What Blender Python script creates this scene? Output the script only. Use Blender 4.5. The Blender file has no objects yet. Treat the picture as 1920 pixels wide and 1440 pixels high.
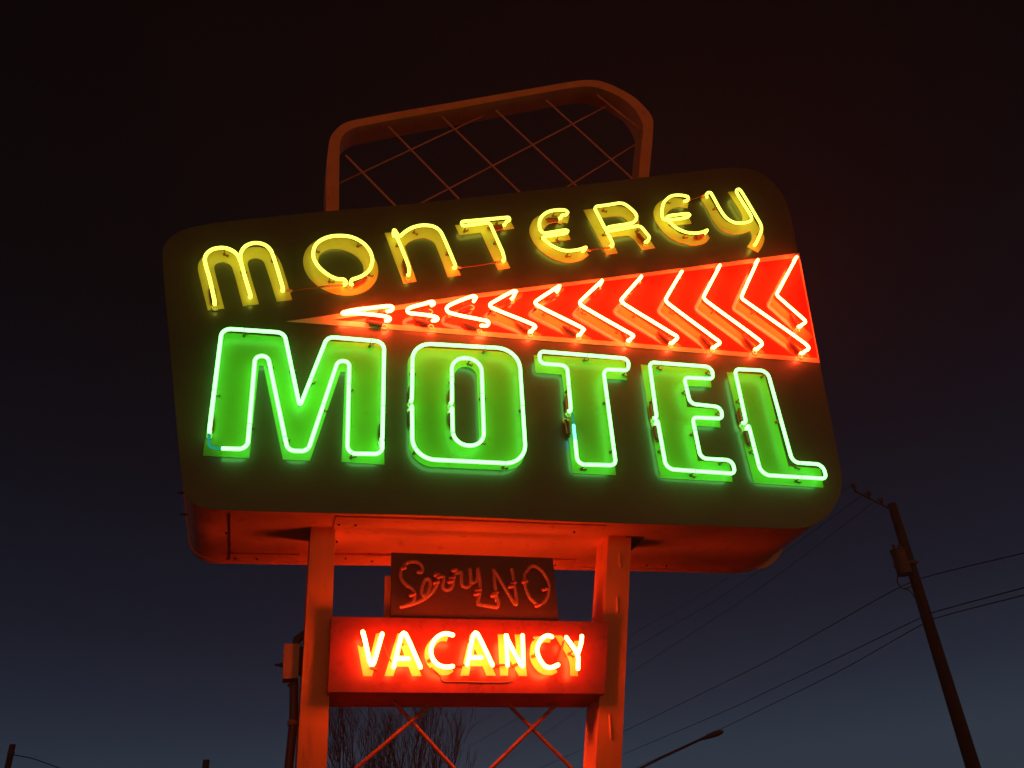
import bpy, bmesh, math, random
from mathutils import Vector, Matrix
random.seed(7)
scene = bpy.context.scene
COL = scene.collection

# ------------------------------------------------------------------ camera
W, H, F = 1920.0, 1440.0, 1681.7
CX, CY = W / 2, H / 2
CAM = Vector((0, 0, 1.6))
def camdir(u, v):                       # photograph pixel -> camera space (x right, y down, z ahead)
    return Vector((u - CX, v - CY, F))
UP = camdir(740, -2030).normalized()    # where the verticals meet
AH = camdir(440, 1790); AH = (AH - UP * AH.dot(UP)).normalized()   # straight into the sign face
RT = AH.cross(UP)
if RT.x < 0: RT = -RT
def at(u, v, y):                        # point seen at (u, v) whose distance ahead of the camera is y
    d = camdir(u, v)
    w = Vector((d.dot(RT), d.dot(AH), d.dot(UP)))
    return CAM + w * (y / w.y)
def at_z(u, v, z):
    d = camdir(u, v)
    w = Vector((d.dot(RT), d.dot(AH), d.dot(UP)))
    return CAM + w * ((z - CAM.z) / w.z)
cam = bpy.data.objects.new('camera', bpy.data.cameras.new('camera'))
COL.objects.link(cam)
cam.data.sensor_width = 36
cam.data.lens = F / W * 36
cam.data.clip_end = 3000
cx = Vector((RT.x, AH.x, UP.x)); cyd = Vector((RT.y, AH.y, UP.y)); cz = Vector((RT.z, AH.z, UP.z))
R3 = Matrix((cx, -cyd, -cz)).transposed()
cam.matrix_world = Matrix.Translation(CAM) @ R3.to_4x4()
scene.camera = cam

# ------------------------------------------------------------------ materials
def nodes(name):
    m = bpy.data.materials.new(name); m.use_nodes = True
    nt = m.node_tree
    return m, nt, nt.nodes['Principled BSDF']
def paint(name, col, rough=0.45, var=0.15, scale=6.0, bump=0.0, dirt=None, dirt_amt=0.5, spec=0.5, metal=0.0, streak=False):
    m, nt, b = nodes(name)
    L = nt.links
    tc = nt.nodes.new('ShaderNodeTexCoord')
    geo = nt.nodes.new('ShaderNodeNewGeometry')
    mp = nt.nodes.new('ShaderNodeMapping'); L.new(geo.outputs['Position'], mp.inputs['Vector'])
    if streak: mp.inputs['Scale'].default_value = (1, 1, 0.15)
    n = nt.nodes.new('ShaderNodeTexNoise'); n.inputs['Scale'].default_value = scale
    n.inputs['Detail'].default_value = 6; n.inputs['Roughness'].default_value = 0.65
    L.new(mp.outputs['Vector'], n.inputs['Vector'])
    r = nt.nodes.new('ShaderNodeValToRGB'); L.new(n.outputs['Fac'], r.inputs['Fac'])
    r.color_ramp.elements[0].position = 0.3; r.color_ramp.elements[1].position = 0.7
    lo = [c * (1 - var) for c in col]; hi = [min(1, c * (1 + var)) for c in col]
    r.color_ramp.elements[0].color = (*lo, 1); r.color_ramp.elements[1].color = (*hi, 1)
    out = r.outputs['Color']
    if dirt:
        n2 = nt.nodes.new('ShaderNodeTexNoise'); n2.inputs['Scale'].default_value = scale * 3.1
        n2.inputs['Detail'].default_value = 8; n2.inputs['Roughness'].default_value = 0.75
        L.new(mp.outputs['Vector'], n2.inputs['Vector'])
        r2 = nt.nodes.new('ShaderNodeValToRGB'); L.new(n2.outputs['Fac'], r2.inputs['Fac'])
        r2.color_ramp.elements[0].position = 0.56; r2.color_ramp.elements[1].position = 0.72
        r2.color_ramp.elements[0].color = (0, 0, 0, 1)
        r2.color_ramp.elements[1].color = (dirt_amt, dirt_amt, dirt_amt, 1)
        mx = nt.nodes.new('ShaderNodeMix'); mx.data_type = 'RGBA'
        L.new(r2.outputs['Color'], mx.inputs['Factor']); L.new(out, mx.inputs['A'])
        mx.inputs['B'].default_value = (*dirt, 1)
        out = mx.outputs['Result']
    L.new(out, b.inputs['Base Color'])
    rr = nt.nodes.new('ShaderNodeMapRange'); L.new(n.outputs['Fac'], rr.inputs['Value'])
    rr.inputs['To Min'].default_value = max(0.03, rough * 0.75); rr.inputs['To Max'].default_value = min(1, rough * 1.3)
    L.new(rr.outputs['Result'], b.inputs['Roughness'])
    b.inputs['Specular IOR Level'].default_value = spec
    b.inputs['Metallic'].default_value = metal
    if bump:
        bp = nt.nodes.new('ShaderNodeBump'); bp.inputs['Strength'].default_value = bump
        bp.inputs['Distance'].default_value = 0.004
        L.new(n.outputs['Fac'], bp.inputs['Height']); L.new(bp.outputs['Normal'], b.inputs['Normal'])
    return m
def glow(name, col):
    m = bpy.data.materials.new(name); m.use_nodes = True
    nt = m.node_tree; nt.nodes.clear()
    o = nt.nodes.new('ShaderNodeOutputMaterial'); e = nt.nodes.new('ShaderNodeEmission')
    e.inputs['Color'].default_value = (*col, 1); e.inputs['Strength'].default_value = 1.0
    nt.links.new(e.outputs[0], o.inputs['Surface'])
    return m
def glass(name, col, rough=0.12, alpha=0.45):
    m, nt, b = nodes(name)
    b.inputs['Base Color'].default_value = (*col, 1)
    b.inputs['Roughness'].default_value = rough
    b.inputs['Alpha'].default_value = alpha
    return m
M = {}
M['panel'] = paint('dark_green_enamel', (0.052, 0.062, 0.012), 0.42, 0.22, 2.2, 0.08, (0.03, 0.03, 0.02), 0.25, spec=0.9)
pb_ = M['panel'].node_tree.nodes['Principled BSDF']
pb_.inputs['Coat Weight'].default_value = 0.7; pb_.inputs['Coat Roughness'].default_value = 0.13
M['side'] = paint('red_orange_skin', (0.62, 0.21, 0.085), 0.45, 0.12, 3.0, 0.25, (0.20, 0.05, 0.02), 0.75)
M['post'] = paint('orange_post_paint', (0.80, 0.25, 0.06), 0.5, 0.14, 4.0, 0.5, (0.25, 0.08, 0.03), 0.7, streak=True)
M['frame'] = paint('orange_frame_paint', (0.86, 0.32, 0.10), 0.55, 0.12, 5.0, 0.2, (0.22, 0.06, 0.02), 0.5)
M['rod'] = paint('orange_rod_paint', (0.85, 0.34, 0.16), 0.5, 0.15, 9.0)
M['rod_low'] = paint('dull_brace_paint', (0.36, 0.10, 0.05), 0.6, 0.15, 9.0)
M['cream'] = paint('cream_letter_paint', (0.78, 0.66, 0.15), 0.35, 0.05, 7.0, 0.05, (0.45, 0.33, 0.12), 0.25)
M['letter_green'] = paint('pale_green_letter_paint', (0.22, 0.62, 0.05), 0.35, 0.07, 3.0, 0.12, (0.2, 0.33, 0.05), 0.5)
M['arrow_border'] = paint('cream_arrow_border_paint', (0.80, 0.50, 0.26), 0.3, 0.05, 7.0)
M['arrow_bar'] = paint('orange_bar_paint', (0.72, 0.26, 0.08), 0.10, 0.08, 4.0, 0.04)
M['arrow_red'] = paint('red_arrow_enamel', (0.62, 0.05, 0.022), 0.10, 0.08, 4.0, 0.04, (0.4, 0.03, 0.012), 0.3)
M['box_red'] = paint('red_box_enamel', (0.16, 0.013, 0.007), 0.28, 0.25, 5.0, 0.3, (0.07, 0.010, 0.006), 0.7)
M['box_under'] = paint('dark_red_underside', (0.60, 0.09, 0.04), 0.5, 0.15, 6.0, 0.2)
M['vac_cream'] = paint('yellow_vacancy_paint', (0.82, 0.66, 0.14), 0.4, 0.08, 14.0, 0.05, (0.5, 0.25, 0.05), 0.35)
M['sorry'] = paint('black_red_sheet', (0.075, 0.018, 0.008), 0.4, 0.3, 5.0, 0.2, (0.03, 0.01, 0.01), 0.5)
M['steel'] = paint('grey_box_steel', (0.42, 0.20, 0.13), 0.5, 0.15, 20.0)
M['dark'] = paint('dark_metal', (0.045, 0.03, 0.022), 0.5, 0.2, 20.0)
M['conduit'] = paint('rusty_conduit', (0.16, 0.035, 0.02), 0.45, 0.2, 12.0)
M['boot'] = paint('red_rubber_boot', (0.13, 0.02, 0.012), 0.35, 0.1, 12.0)
M['ring'] = paint('glass_bushing', (0.75, 0.62, 0.38), 0.15, 0.05, 12.0)
M['clip'] = paint('brown_tube_clip', (0.20, 0.11, 0.05), 0.35, 0.2, 12.0)
M['oldclip'] = paint('dusty_red_clip', (0.42, 0.10, 0.06), 0.4, 0.2, 12.0)
M['lit_corner'] = paint('tan_corner_highlight', (0.75, 0.58, 0.32), 0.5, 0.1, 9.0)  # tan stands in for the light catching the cabinet's rear corner
M['band'] = paint('black_tube_band', (0.02, 0.02, 0.02), 0.4, 0.2, 12.0)
M['cable'] = paint('cable_sleeve', (0.16, 0.05, 0.03), 0.35, 0.1, 12.0)
M['gto'] = paint('orange_cable_end', (0.75, 0.35, 0.2), 0.3, 0.1, 12.0)
M['wood'] = paint('creosoted_wood', (0.026, 0.011, 0.006), 0.8, 0.35, 9.0, 0.4, streak=True)
M['can'] = paint('transformer_can_paint', (0.06, 0.032, 0.018), 0.5, 0.15, 9.0)
M['wire'] = paint('black_cable', (0.012, 0.012, 0.014), 0.6, 0.1, 9.0)
M['bark'] = paint('winter_bark', (0.09, 0.045, 0.035), 0.85, 0.3, 9.0, 0.3)
M['lamp_metal'] = paint('dull_lamp_metal', (0.10, 0.05, 0.04), 0.5, 0.2, 9.0)
M['unlit'] = glass('unlit_glass_tube', (0.62, 0.24, 0.17), 0.08, 0.4)
M['ground'] = paint('pale_gravel_lot', (0.20, 0.17, 0.145), 0.9, 0.3, 1.5, 0.5, (0.10, 0.09, 0.08), 0.5)
M['neon_yellow'] = glow('neon_yellow', (2.55, 2.75, 0.24))
M['neon_green'] = glow('neon_green', (0.86, 5.0, 0.92))
M['neon_green_dim'] = glow('neon_green_dim', (0.01, 0.30, 0.18))
M['neon_green_tip'] = glow('neon_green_tip', (0.45, 4.5, 3.2))
M['neon_red'] = glow('neon_red', (88.0, 4.6, 1.1))
M['neon_vacancy'] = glow('neon_vacancy', (68.0, 7.0, 1.25))

# ------------------------------------------------------------------ object helpers
ORG = {}
def tag(o, label=None, cat=None, group=None, kind=None):
    if label: o['label'] = label
    if cat: o['category'] = cat
    if group: o['group'] = group
    if kind: o['kind'] = kind
    return o
def thing(name, loc, label, cat, group=None):
    o = bpy.data.objects.new(name, None); COL.objects.link(o)
    o.location = loc; o.empty_display_size = 0.2
    ORG[o.name] = Vector(loc)
    return tag(o, label, cat, group)
def link(name, me, mat, parent=None, label=None):
    """me holds world coordinates; recentre it on its own middle"""
    vs = me.vertices
    c = Vector((0, 0, 0))
    if len(vs):
        lo = Vector((min(v.co.x for v in vs), min(v.co.y for v in vs), min(v.co.z for v in vs)))
        hi = Vector((max(v.co.x for v in vs), max(v.co.y for v in vs), max(v.co.z for v in vs)))
        c = (lo + hi) / 2
    me.transform(Matrix.Translation(-c))
    o = bpy.data.objects.new(name, me); COL.objects.link(o)
    for m_ in (mat if isinstance(mat, (list, tuple)) else [mat]): me.materials.append(m_)
    p = ORG[parent.name] if parent else Vector((0, 0, 0))
    o.location = c - p
    if parent: o.parent = parent
    ORG[o.name] = c
    if label: o['label'] = label
    return o
def mesh_of(bm, smooth=False):
    me = bpy.data.meshes.new('mesh')
    bmesh.ops.recalc_face_normals(bm, faces=bm.faces[:])
    bm.to_mesh(me); bm.free()
    if smooth:
        for p in me.polygons: p.use_smooth = True
    return me

def smart(pts, closed=True, corner=50, n=6):
    """curve through traced points: gentle turns become smooth, sharp ones stay corners"""
    P = [Vector(p) for p in pts]; N = len(P); out = []
    def turn(i):
        if not closed and i in (0, N - 1): return 180
        a = P[i] - P[i - 1]; b = P[(i + 1) % N] - P[i]
        if a.length < 1e-9 or b.length < 1e-9: return 0
        return math.degrees(a.angle(b))
    tn = [turn(i) for i in range(N)]
    def tang(i, seg):
        if tn[i] > corner: return seg.normalized()
        t = P[(i + 1) % N] - P[i - 1]
        return t.normalized() if t.length > 1e-9 else seg.normalized()
    for i in range(N if closed else N - 1):
        j = (i + 1) % N; s = P[j] - P[i]; l = s.length
        m0 = tang(i, s) * l; m1 = tang(j, s) * l
        if tn[i] > corner and tn[j] > corner: k = 1
        else: k = n
        for q in range(k):
            t = q / k; t2 = t * t; t3 = t2 * t
            out.append(P[i] * (2*t3 - 3*t2 + 1) + m0 * (t3 - 2*t2 + t) + P[j] * (-2*t3 + 3*t2) + m1 * (t3 - t2))
    if not closed: out.append(P[-1])
    return out
def fillet(pts, r, closed=False, n=6):
    """round every corner of a polyline with radius r (one number or one per point)"""
    P = [Vector(p) for p in pts]; N = len(P); out = []
    for i in range(N):
        rr = r[i] if isinstance(r, (list, tuple)) else r
        if (not closed and i in (0, N - 1)) or rr <= 0:
            out.append(P[i]); continue
        a = P[i - 1] - P[i]; b = P[(i + 1) % N] - P[i]
        la, lb = a.length, b.length
        if la < 1e-9 or lb < 1e-9: continue
        a /= la; b /= lb
        ang = a.angle(b)
        if ang > math.pi - 0.03: out.append(P[i]); continue
        d = min(rr / math.tan(ang / 2), la * 0.49, lb * 0.49)
        p0 = P[i] + a * d; p1 = P[i] + b * d
        r2 = d * math.tan(ang / 2)
        c = P[i] + (a + b).normalized() * (r2 / math.sin(ang / 2))
        u = p0 - c; w = p1 - c
        th = u.angle(w) if u.length > 1e-9 and w.length > 1e-9 else 0
        k = max(2, n)
        for q in range(k + 1):
            t = q / k
            if th < 1e-4: out.append(p0.lerp(p1, t))
            else: out.append(c + (u * math.sin((1 - t) * th) + w * math.sin(t * th)) / math.sin(th))
    return out
def sweep(bm, path, r, seg=10, caps=True, closed=False, mat=0):
    """round tube along a 3D polyline, with domed ends"""
    P = [Vector(path[0])]
    for p in path[1:]:
        if (Vector(p) - P[-1]).length > r * 0.15: P.append(Vector(p))
    if closed and (P[0] - P[-1]).length < r * 0.2: P.pop()
    rad = [r] * len(P)
    if caps and not closed:
        t0 = (P[0] - P[1]).normalized(); t1 = (P[-1] - P[-2]).normalized()
        pre = [(P[0] + t0 * r * math.sin(a), r * math.cos(a)) for a in (1.5, 1.05, 0.55)]
        post = [(P[-1] + t1 * r * math.sin(a), r * math.cos(a)) for a in (0.55, 1.05, 1.5)]
        P = [a for a, _ in pre] + P + [a for a, _ in post]
        rad = [a for _, a in pre] + rad + [a for _, a in post]
    n = len(P); rings = []; up = None
    for i in range(n):
        if closed: t = (P[(i + 1) % n] - P[i - 1])
        else: t = P[min(i + 1, n - 1)] - P[max(i - 1, 0)]
        if t.length < 1e-9: t = P[min(i + 1, n - 1)] - P[i]
        if t.length < 1e-9: t = Vector((0, 0, 1))
        t.normalize()
        if up is None:
            up = Vector((0, 1, 0)) if abs(t.y) < 0.9 else Vector((1, 0, 0))
        up = up - t * up.dot(t)
        if up.length < 1e-6: up = t.orthogonal()
        up.normalize(); s = t.cross(up)
        rings.append([bm.verts.new(P[i] + (up * math.cos(2*math.pi*k/seg) + s * math.sin(2*math.pi*k/seg)) * rad[i]) for k in range(seg)])
    for i in range(n if closed else n - 1):
        a = rings[i]; b = rings[(i + 1) % n]
        for k in range(seg):
            f = bm.faces.new((a[k], a[(k+1) % seg], b[(k+1) % seg], b[k])); f.material_index = mat
    if not closed:
        bm.faces.new(rings[0]).material_index = mat; bm.faces.new(rings[-1]).material_index = mat
def box_bm(bm, p0, p1):
    x0, y0, z0 = p0; x1, y1, z1 = p1
    v = [bm.verts.new(c) for c in ((x0,y0,z0),(x1,y0,z0),(x1,y1,z0),(x0,y1,z0),(x0,y0,z1),(x1,y0,z1),(x1,y1,z1),(x0,y1,z1))]
    for f in ((0,1,2,3),(4,7,6,5),(0,4,5,1),(1,5,6,2),(2,6,7,3),(3,7,4,0)): bm.faces.new([v[i] for i in f])
def prism(bm, front, depth):
    """polygon (world points facing the camera) pushed back by depth along +Y"""
    a = [bm.verts.new(p) for p in front]
    b = [bm.verts.new(Vector(p) + Vector((0, depth, 0))) for p in front]
    bm.faces.new(a); bm.faces.new(b[::-1])
    n = len(a)
    for i in range(n): bm.faces.new((a[i], b[i], b[(i+1) % n], a[(i+1) % n]))
def bevel(bm, w, seg=2, ang=40):
    es = [e for e in bm.edges if len(e.link_faces) == 2 and e.calc_face_angle(0) > math.radians(ang)]
    if es: bmesh.ops.bevel(bm, geom=es, offset=w, segments=seg, affect='EDGES', profile=0.6)
def plate(name, loops, thick, mat, parent, yfront, bev=0.0008, label=None):
    """flat cut sheet; loops are lists of world points in one y plane, later loops are holes"""
    cu = bpy.data.curves.new('c', 'CURVE'); cu.dimensions = '2D'; cu.fill_mode = 'BOTH'
    cu.extrude = thick / 2 - bev; cu.bevel_depth = bev; cu.bevel_resolution = 0; cu.offset = -bev
    for lp in loops:
        s = cu.splines.new('POLY'); s.points.add(len(lp) - 1)
        for q, p in zip(s.points, lp): q.co = (p[0], p[2], 0, 1)
        s.use_cyclic_u = True
    o = bpy.data.objects.new('tmp', cu); COL.objects.link(o)
    dg = bpy.context.evaluated_depsgraph_get(); dg.update()
    me = bpy.data.meshes.new_from_object(o.evaluated_get(dg), depsgraph=dg)
    bpy.data.objects.remove(o); bpy.data.curves.remove(cu)
    me.transform(Matrix(((1,0,0,0),(0,0,-1,yfront + thick/2),(0,1,0,0),(0,0,0,1))))
    me.materials.clear()
    return link(name, me, mat, parent, label)
def Z(ox, oy, s, pts): return [(ox + a / s, oy + b / s) for a, b in pts]
A_ = lambda p: Z(290, 320, 4, p);  B_ = lambda p: Z(690, 340, 4, p);  C_ = lambda p: Z(1110, 320, 4, p)
D_ = lambda p: Z(330, 590, 4, p);  E_ = lambda p: Z(730, 600, 4, p);  F_ = lambda p: Z(1130, 620, 4, p)
G_ = lambda p: Z(590, 130, 2.909, p); H_ = lambda p: Z(330, 900, 4, p)
K_ = lambda p: Z(500, 1160, 4.8, p); L_ = lambda p: Z(860, 1160, 4.8, p)
MM = lambda p: Z(290, 380, 5.818, p); N_ = lambda p: Z(560, 420, 9.6, p); O_ = lambda p: Z(720, 390, 7.385, p)
P_ = lambda p: Z(980, 370, 7.385, p); R_ = lambda p: Z(1220, 330, 8.348, p); T_ = lambda p: Z(620, 560, 8, p)
V_ = lambda p: Z(640, 1160, 8, p); W_ = lambda p: Z(860, 1160, 7.385, p); X_ = lambda p: Z(720, 1020, 5.647, p)
def on(pts, y): return [at(u, v, y) for u, v in pts]

# ------------------------------------------------------------------ sizes
FACE = 4.20            # sign face plane
DEPTH = 0.72           # cabinet depth
TY = FACE - 0.062      # plane of the tubes
TR = 0.0102            # tube radius
PLT = 0.003            # letter sheet thickness
PY = FACE + 0.19       # posts' front
PD = 0.20

base = at(860, 1440, PY); 
sign = thing('motel_sign', (base.x, PY + PD / 2, 0.0), 'tall neon motel sign on two orange posts with a red chevron arrow', 'motel sign')

# ------------------------------------------------------------------ cabinet and face
outline_px = [(305,478),(306,466),(314,452),(325,441),(341,432),(366,425),(415,416.5),(615,396),(770,382.5),(1065,350),(1215,331.5),(1310,320.5),(1350,316),
    (1385,315),(1416,320),(1441,334),(1460,354),(1474,378),(1483,408),(1494,462),(1515,565),(1537,680),(1556,775),(1577,884),(1578,905),(1574,930),(1563,952),
    (1547,971),(1525,984),(1497,990.5),(1415,989),(1310,985),(1090,978),(810,966.5),(630,962),(430,956),(392,954),(369,947),(354,936),(345,920),(340,885),(330,780),(318,640),(308,530)]
face_pts = smart(on(outline_px, FACE), True, 50, 5)
def ccw(pts):
    a = sum(p[0] * q[2] - q[0] * p[2] for p, q in zip(pts, pts[1:] + pts[:1]))
    return pts if a > 0 else pts[::-1]
face_pts = ccw(face_pts)
# skin of the cabinet: front return, sides, back lip
bm = bmesh.new()
def offs(pts, d):
    n = len(pts); out = []
    for i in range(n):
        t = pts[(i+1) % n] - pts[i-1]; t.y = 0; t.normalize()
        out.append(pts[i] + Vector((t.z, 0, -t.x)) * d)      # outward for a counter-clockwise loop
    return out
prof = [(-0.004, 0.004), (0.0, 0.0062), (0.0, 0.030), (-0.004, 0.032), (-0.004, DEPTH - 0.045), (0.004, DEPTH - 0.043), (0.004, DEPTH), (-0.006, DEPTH)]
rings = []
for d, y in prof:
    rings.append([bm.verts.new(p + Vector((0, y, 0))) for p in offs(face_pts, d)])
for a, b in zip(rings, rings[1:]):
    for i in range(len(a)):
        j = (i + 1) % len(a); bm.faces.new((a[i], a[j], b[j], b[i]))
bm.faces.new(rings[-1]); bm.faces.new(rings[0])
cabinet = link('cabinet', mesh_of(bm), M['side'], sign)
me = cabinet.data
for p in me.polygons: p.use_smooth = True
me.set_sharp_from_angle(angle=math.radians(35))
face = plate('face_panel', [offs(face_pts, 0.001)], 0.0035, M['panel'], sign, FACE, 0.0008)
# seams and plates under the cabinet
def under(u, v, y):            # point on the underside, found from a pixel on the front bottom edge
    return at(u, v, FACE) + Vector((0, y - FACE, 0))
def slat(name, u0, v0, u1, v1, y0, y1, t, mat, parent, drop=0.0):
    a = at(u0, v0, FACE); b = at(u1, v1, FACE)
    bm = bmesh.new(); q = []
    for p, y in ((a, y0), (b, y0), (b, y1), (a, y1)):
        for dz in (0.0075 - drop, -t - drop): q.append(bm.verts.new((p.x, y, p.z + dz)))
    for f in ((0,2,4,6),(7,5,3,1),(0,1,3,2),(2,3,5,4),(4,5,7,6),(6,7,1,0)): bm.faces.new([q[i] for i in f])
    return link(name, mesh_of(bm), mat, parent)
slat('cover_strip', 631, 962.5, 1142, 980, FACE + 0.036, FACE + 0.19, 0.004, M['side'], cabinet)
slat('cover_strip', 631, 962.5, 1142, 980, FACE + 0.55, FACE + 0.67, 0.005, M['side'], cabinet)
slat('cover_strip', 431, 956.5, 575, 960.5, FACE + 0.57, FACE + 0.67, 0.004, M['side'], cabinet)
slat('access_hole_cover', 1197, 982, 1232, 983, FACE + 0.19, FACE + 0.38, 0.003, M['dark'], cabinet)
slat('seam_strip', 430, 956.5, 432, 956.5, FACE + 0.036, FACE + 0.67, 0.003, M['conduit'], cabinet)
def screw(p, nrm, r, h, name, mat, parent):
    bm = bmesh.new(); n = Vector(nrm).normalized()
    sweep(bm, [Vector(p) - n * 0.002, Vector(p) + n * h * 0.5, Vector(p) + n * h], r, 8, False)
    return link(name, mesh_of(bm), mat, parent)
for u, v, dy in ((640, 962.5, 0.06), (672, 963.6, 0.06), (644, 962.6, 0.17), (645, 962.6, 0.285), (671, 963.6, 0.285), (727, 965.3, 0.30), (425, 956.2, 0.30), (442, 956.8, 0.30),
                 (487, 958, 0.30), (424, 956, 0.13), (1105, 978.7, 0.30), (1090, 978.2, 0.06), (940, 972.5, 0.30), (1330, 985.8, 0.29), (1290, 984.4, 0.29)):
    screw(under(u, v, FACE + dy * 2.1) + Vector((0, 0, -0.006)), (0, 0, -1), 0.006, 0.006, 'screw', M['dark'], cabinet)
for u, v, dy in ((345, 905, 0.12), (346, 915, 0.32)):
    screw(under(u, v, FACE + dy), (-1, 0, 0), 0.006, 0.035, 'bolt', M['dark'], cabinet)

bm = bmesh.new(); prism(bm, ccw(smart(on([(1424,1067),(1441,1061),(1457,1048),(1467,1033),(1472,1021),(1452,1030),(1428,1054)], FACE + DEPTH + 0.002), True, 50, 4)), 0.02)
link('rear_lit_corner', mesh_of(bm), M['lit_corner'], cabinet)  # rear rim corner, its bright highlight put into the tan colour
# ------------------------------------------------------------------ neon parts
def foot(p, y): return Vector((p.x, y, p.z))
def support(p, y, par, r, name='tube_support'):
    """glass stand-off: foot on the face, stem, and the wire tie round the tube"""
    bm = bmesh.new()
    f = foot(p, y)
    ang = random.uniform(-0.7, 0.7)
    sd = Vector((math.cos(ang), 0, math.sin(ang)))
    sweep(bm, [f + Vector((0, 0.001, 0)), f - Vector((0, 0.006, 0))], 0.009, 8, False)
    sweep(bm, [f, f.lerp(p, 0.45), foot(p, p.y + r * 0.6)], 0.0042, 6, False)
    sweep(bm, [f - Vector((0, 0.004, 0)), f - Vector((0, 0.005, 0)) + sd * 0.026], 0.0045, 6, False)
    sweep(bm, [f - Vector((0, 0.005, 0)) + sd * 0.026, f - Vector((0, 0.02, 0)) + sd * 0.026], 0.003, 6, False)
    return link(name, mesh_of(bm), M['clip'], par)
def band(path, i, r):
    """the thin dark tie round a tube"""
    p = path[i]; t = (path[min(i+1, len(path)-1)] - path[max(i-1, 0)]).normalized()
    bm = bmesh.new(); sweep(bm, [p - t * 0.0022, p + t * 0.0022], r * 1.07, 10, False)
    return bm
def along(path, fr):
    L = [0]
    for a, b in zip(path, path[1:]): L.append(L[-1] + (b - a).length)
    s = fr * L[-1]
    for i in range(len(L) - 1):
        if L[i+1] >= s: return i, path[i].lerp(path[i+1], (s - L[i]) / max(1e-9, L[i+1] - L[i]))
    return len(path) - 2, path[-1]
def length(path): return sum((b - a).length for a, b in zip(path, path[1:]))
def boot(end, inward, yf, par, ln=0.085, r=0.0145, ring=True, mat='boot'):
    """electrode in its sleeve lying close to the face, and the bushing it feeds"""
    d = Vector((inward.x, 0, inward.z)).normalized()
    p = foot(end, yf - r - 0.003)
    bm = bmesh.new()
    q0 = p + d * 0.016; q1 = p + d * (0.016 + ln)
    sweep(bm, [q0, q0.lerp(q1, 0.5), q1], r, 10, False)
    sweep(bm, [q1, q1 + d * 0.012], r * 0.6, 8, True)
    link('electrode_sleeve', mesh_of(bm, False), M[mat], par)
    if ring:
        bm = bmesh.new()
        c = foot(end, yf - 0.003) + Vector((0, 0, -0.004))
        sweep(bm, [c + Vector((math.cos(a) * 0.0145, 0, math.sin(a) * 0.0145)) for a in [2*math.pi*k/16 for k in range(16)]], 0.0048, 7, False, True)
        link('bushing', mesh_of(bm, True), M['ring'], par)
def neon(strokes, par, mat, yf, r=TR, hooks=(), n_sup=3, label=None, name='neon_tube', band_it=True, sup=True):
    """strokes: lists of world points in the tube plane (already smoothed). hooks: (stroke, end, inward point, sleeve length)"""
    bm = bmesh.new(); hs = {}
    for k, e, inn, ln in hooks: hs.setdefault(k, []).append((e, inn, ln))
    for k, st in enumerate(strokes):
        st = list(st)
        for e, inn, ln in hs.get(k, []):
            end = st[0] if e == 0 else st[-1]
            d = (inn - end); d.y = 0; d.normalize()
            q = [end + Vector((0, (yf - end.y) * 0.42, 0)), end + Vector((0, (yf - end.y) * 0.62, 0)) + d * 0.014]
            q = fillet([st[1] if e == 0 else st[-2], end] + q, 0.012, False, 4)[1:]
            if e == 0: st = q[::-1] + st[1:]
            else: st = st[:-1] + q
            if ln: boot(end, d, yf, par, ln)
        sweep(bm, st, r, 12, True)
    o = link(name, mesh_of(bm, True), M[mat], par, label)
    if sup:
        for st in strokes:
            L = length(st)
            if L < 0.12: continue
            k = max(1, round(L / 0.30)) if n_sup is None else n_sup
            for j in range(k):
                i, p = along(st, (j + 0.5 + random.uniform(-0.12, 0.12)) / k)
                support(p, yf, par, r)
                if band_it:
                    i2, p2 = along(st, (j + 0.5) / k)
                    t = (st[min(i2+1, len(st)-1)] - st[i2]).normalized()
                    b = bmesh.new(); sweep(b, [p - t * 0.0011, p + t * 0.0011], r * 1.03, 12, False)
                    link('tube_tie', mesh_of(b), M['band'], par)
    return o
def tubeplane(px, y=TY, corner=70): return smart(on(px, y), False, corner, 6)

LF = FACE - PLT + 0.0004     # front of the letter sheets is a hair proud of the face
def letter(loops, lab, mat='cream', parent=sign, yf=FACE, corner=42):
    ls = [smart(on(l, yf), True, corner, 6) for l in loops]
    return plate('painted_letter', ls, PLT + 0.001, M[mat], parent, yf - PLT, 0.0006, lab)
def ell(c, a, b, n=40): return [(c[0] + a[0]*math.cos(t) + b[0]*math.sin(t), c[1] + a[1]*math.cos(t) + b[1]*math.sin(t)) for t in [2*math.pi*k/n for k in range(n)]]

# MONTEREY ---------------------------------------------------------------
YF = FACE - PLT
l = letter([MM([(580,1180),(760,1155),(655,750),(652,700),(680,665),(750,650),(820,680),(855,740),(962,1132),(1138,1108),(1020,700),(1018,650),(1045,622),(1110,608),(1170,630),(1205,680),
    (1333,1085),(1500,1060),(1390,690),(1355,620),(1300,550),(1200,500),(1100,485),(1000,505),(925,560),(840,530),(740,513),(620,530),(540,580),(490,640),(470,700),(475,760)])], 'first letter of the yellow word, a rounded m', 'cream')
t1 = tubeplane(MM([(655,1080),(600,830),(548,640),(560,570),(620,515),(690,495),(770,495),(850,525),(905,575),(935,640)]))
t2 = tubeplane(MM([(1045,1005),(985,810),(940,640),(935,570),(970,495),(1040,450),(1120,440),(1200,460),(1260,510),(1295,590),(1345,745),(1400,935)]))
neon([t1, t2], l, 'neon_yellow', YF, hooks=[(0, 0, t1[6], 0.10), (1, 0, t2[6], 0), (1, 1, t2[-6], 0)], n_sup=2)
l = letter([N_(ell((755,760), (675,55), (45,525))), N_(ell((760,745), (405,50), (40,288)))], 'second letter of the yellow word, a round o', 'cream', corner=60)
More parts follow.
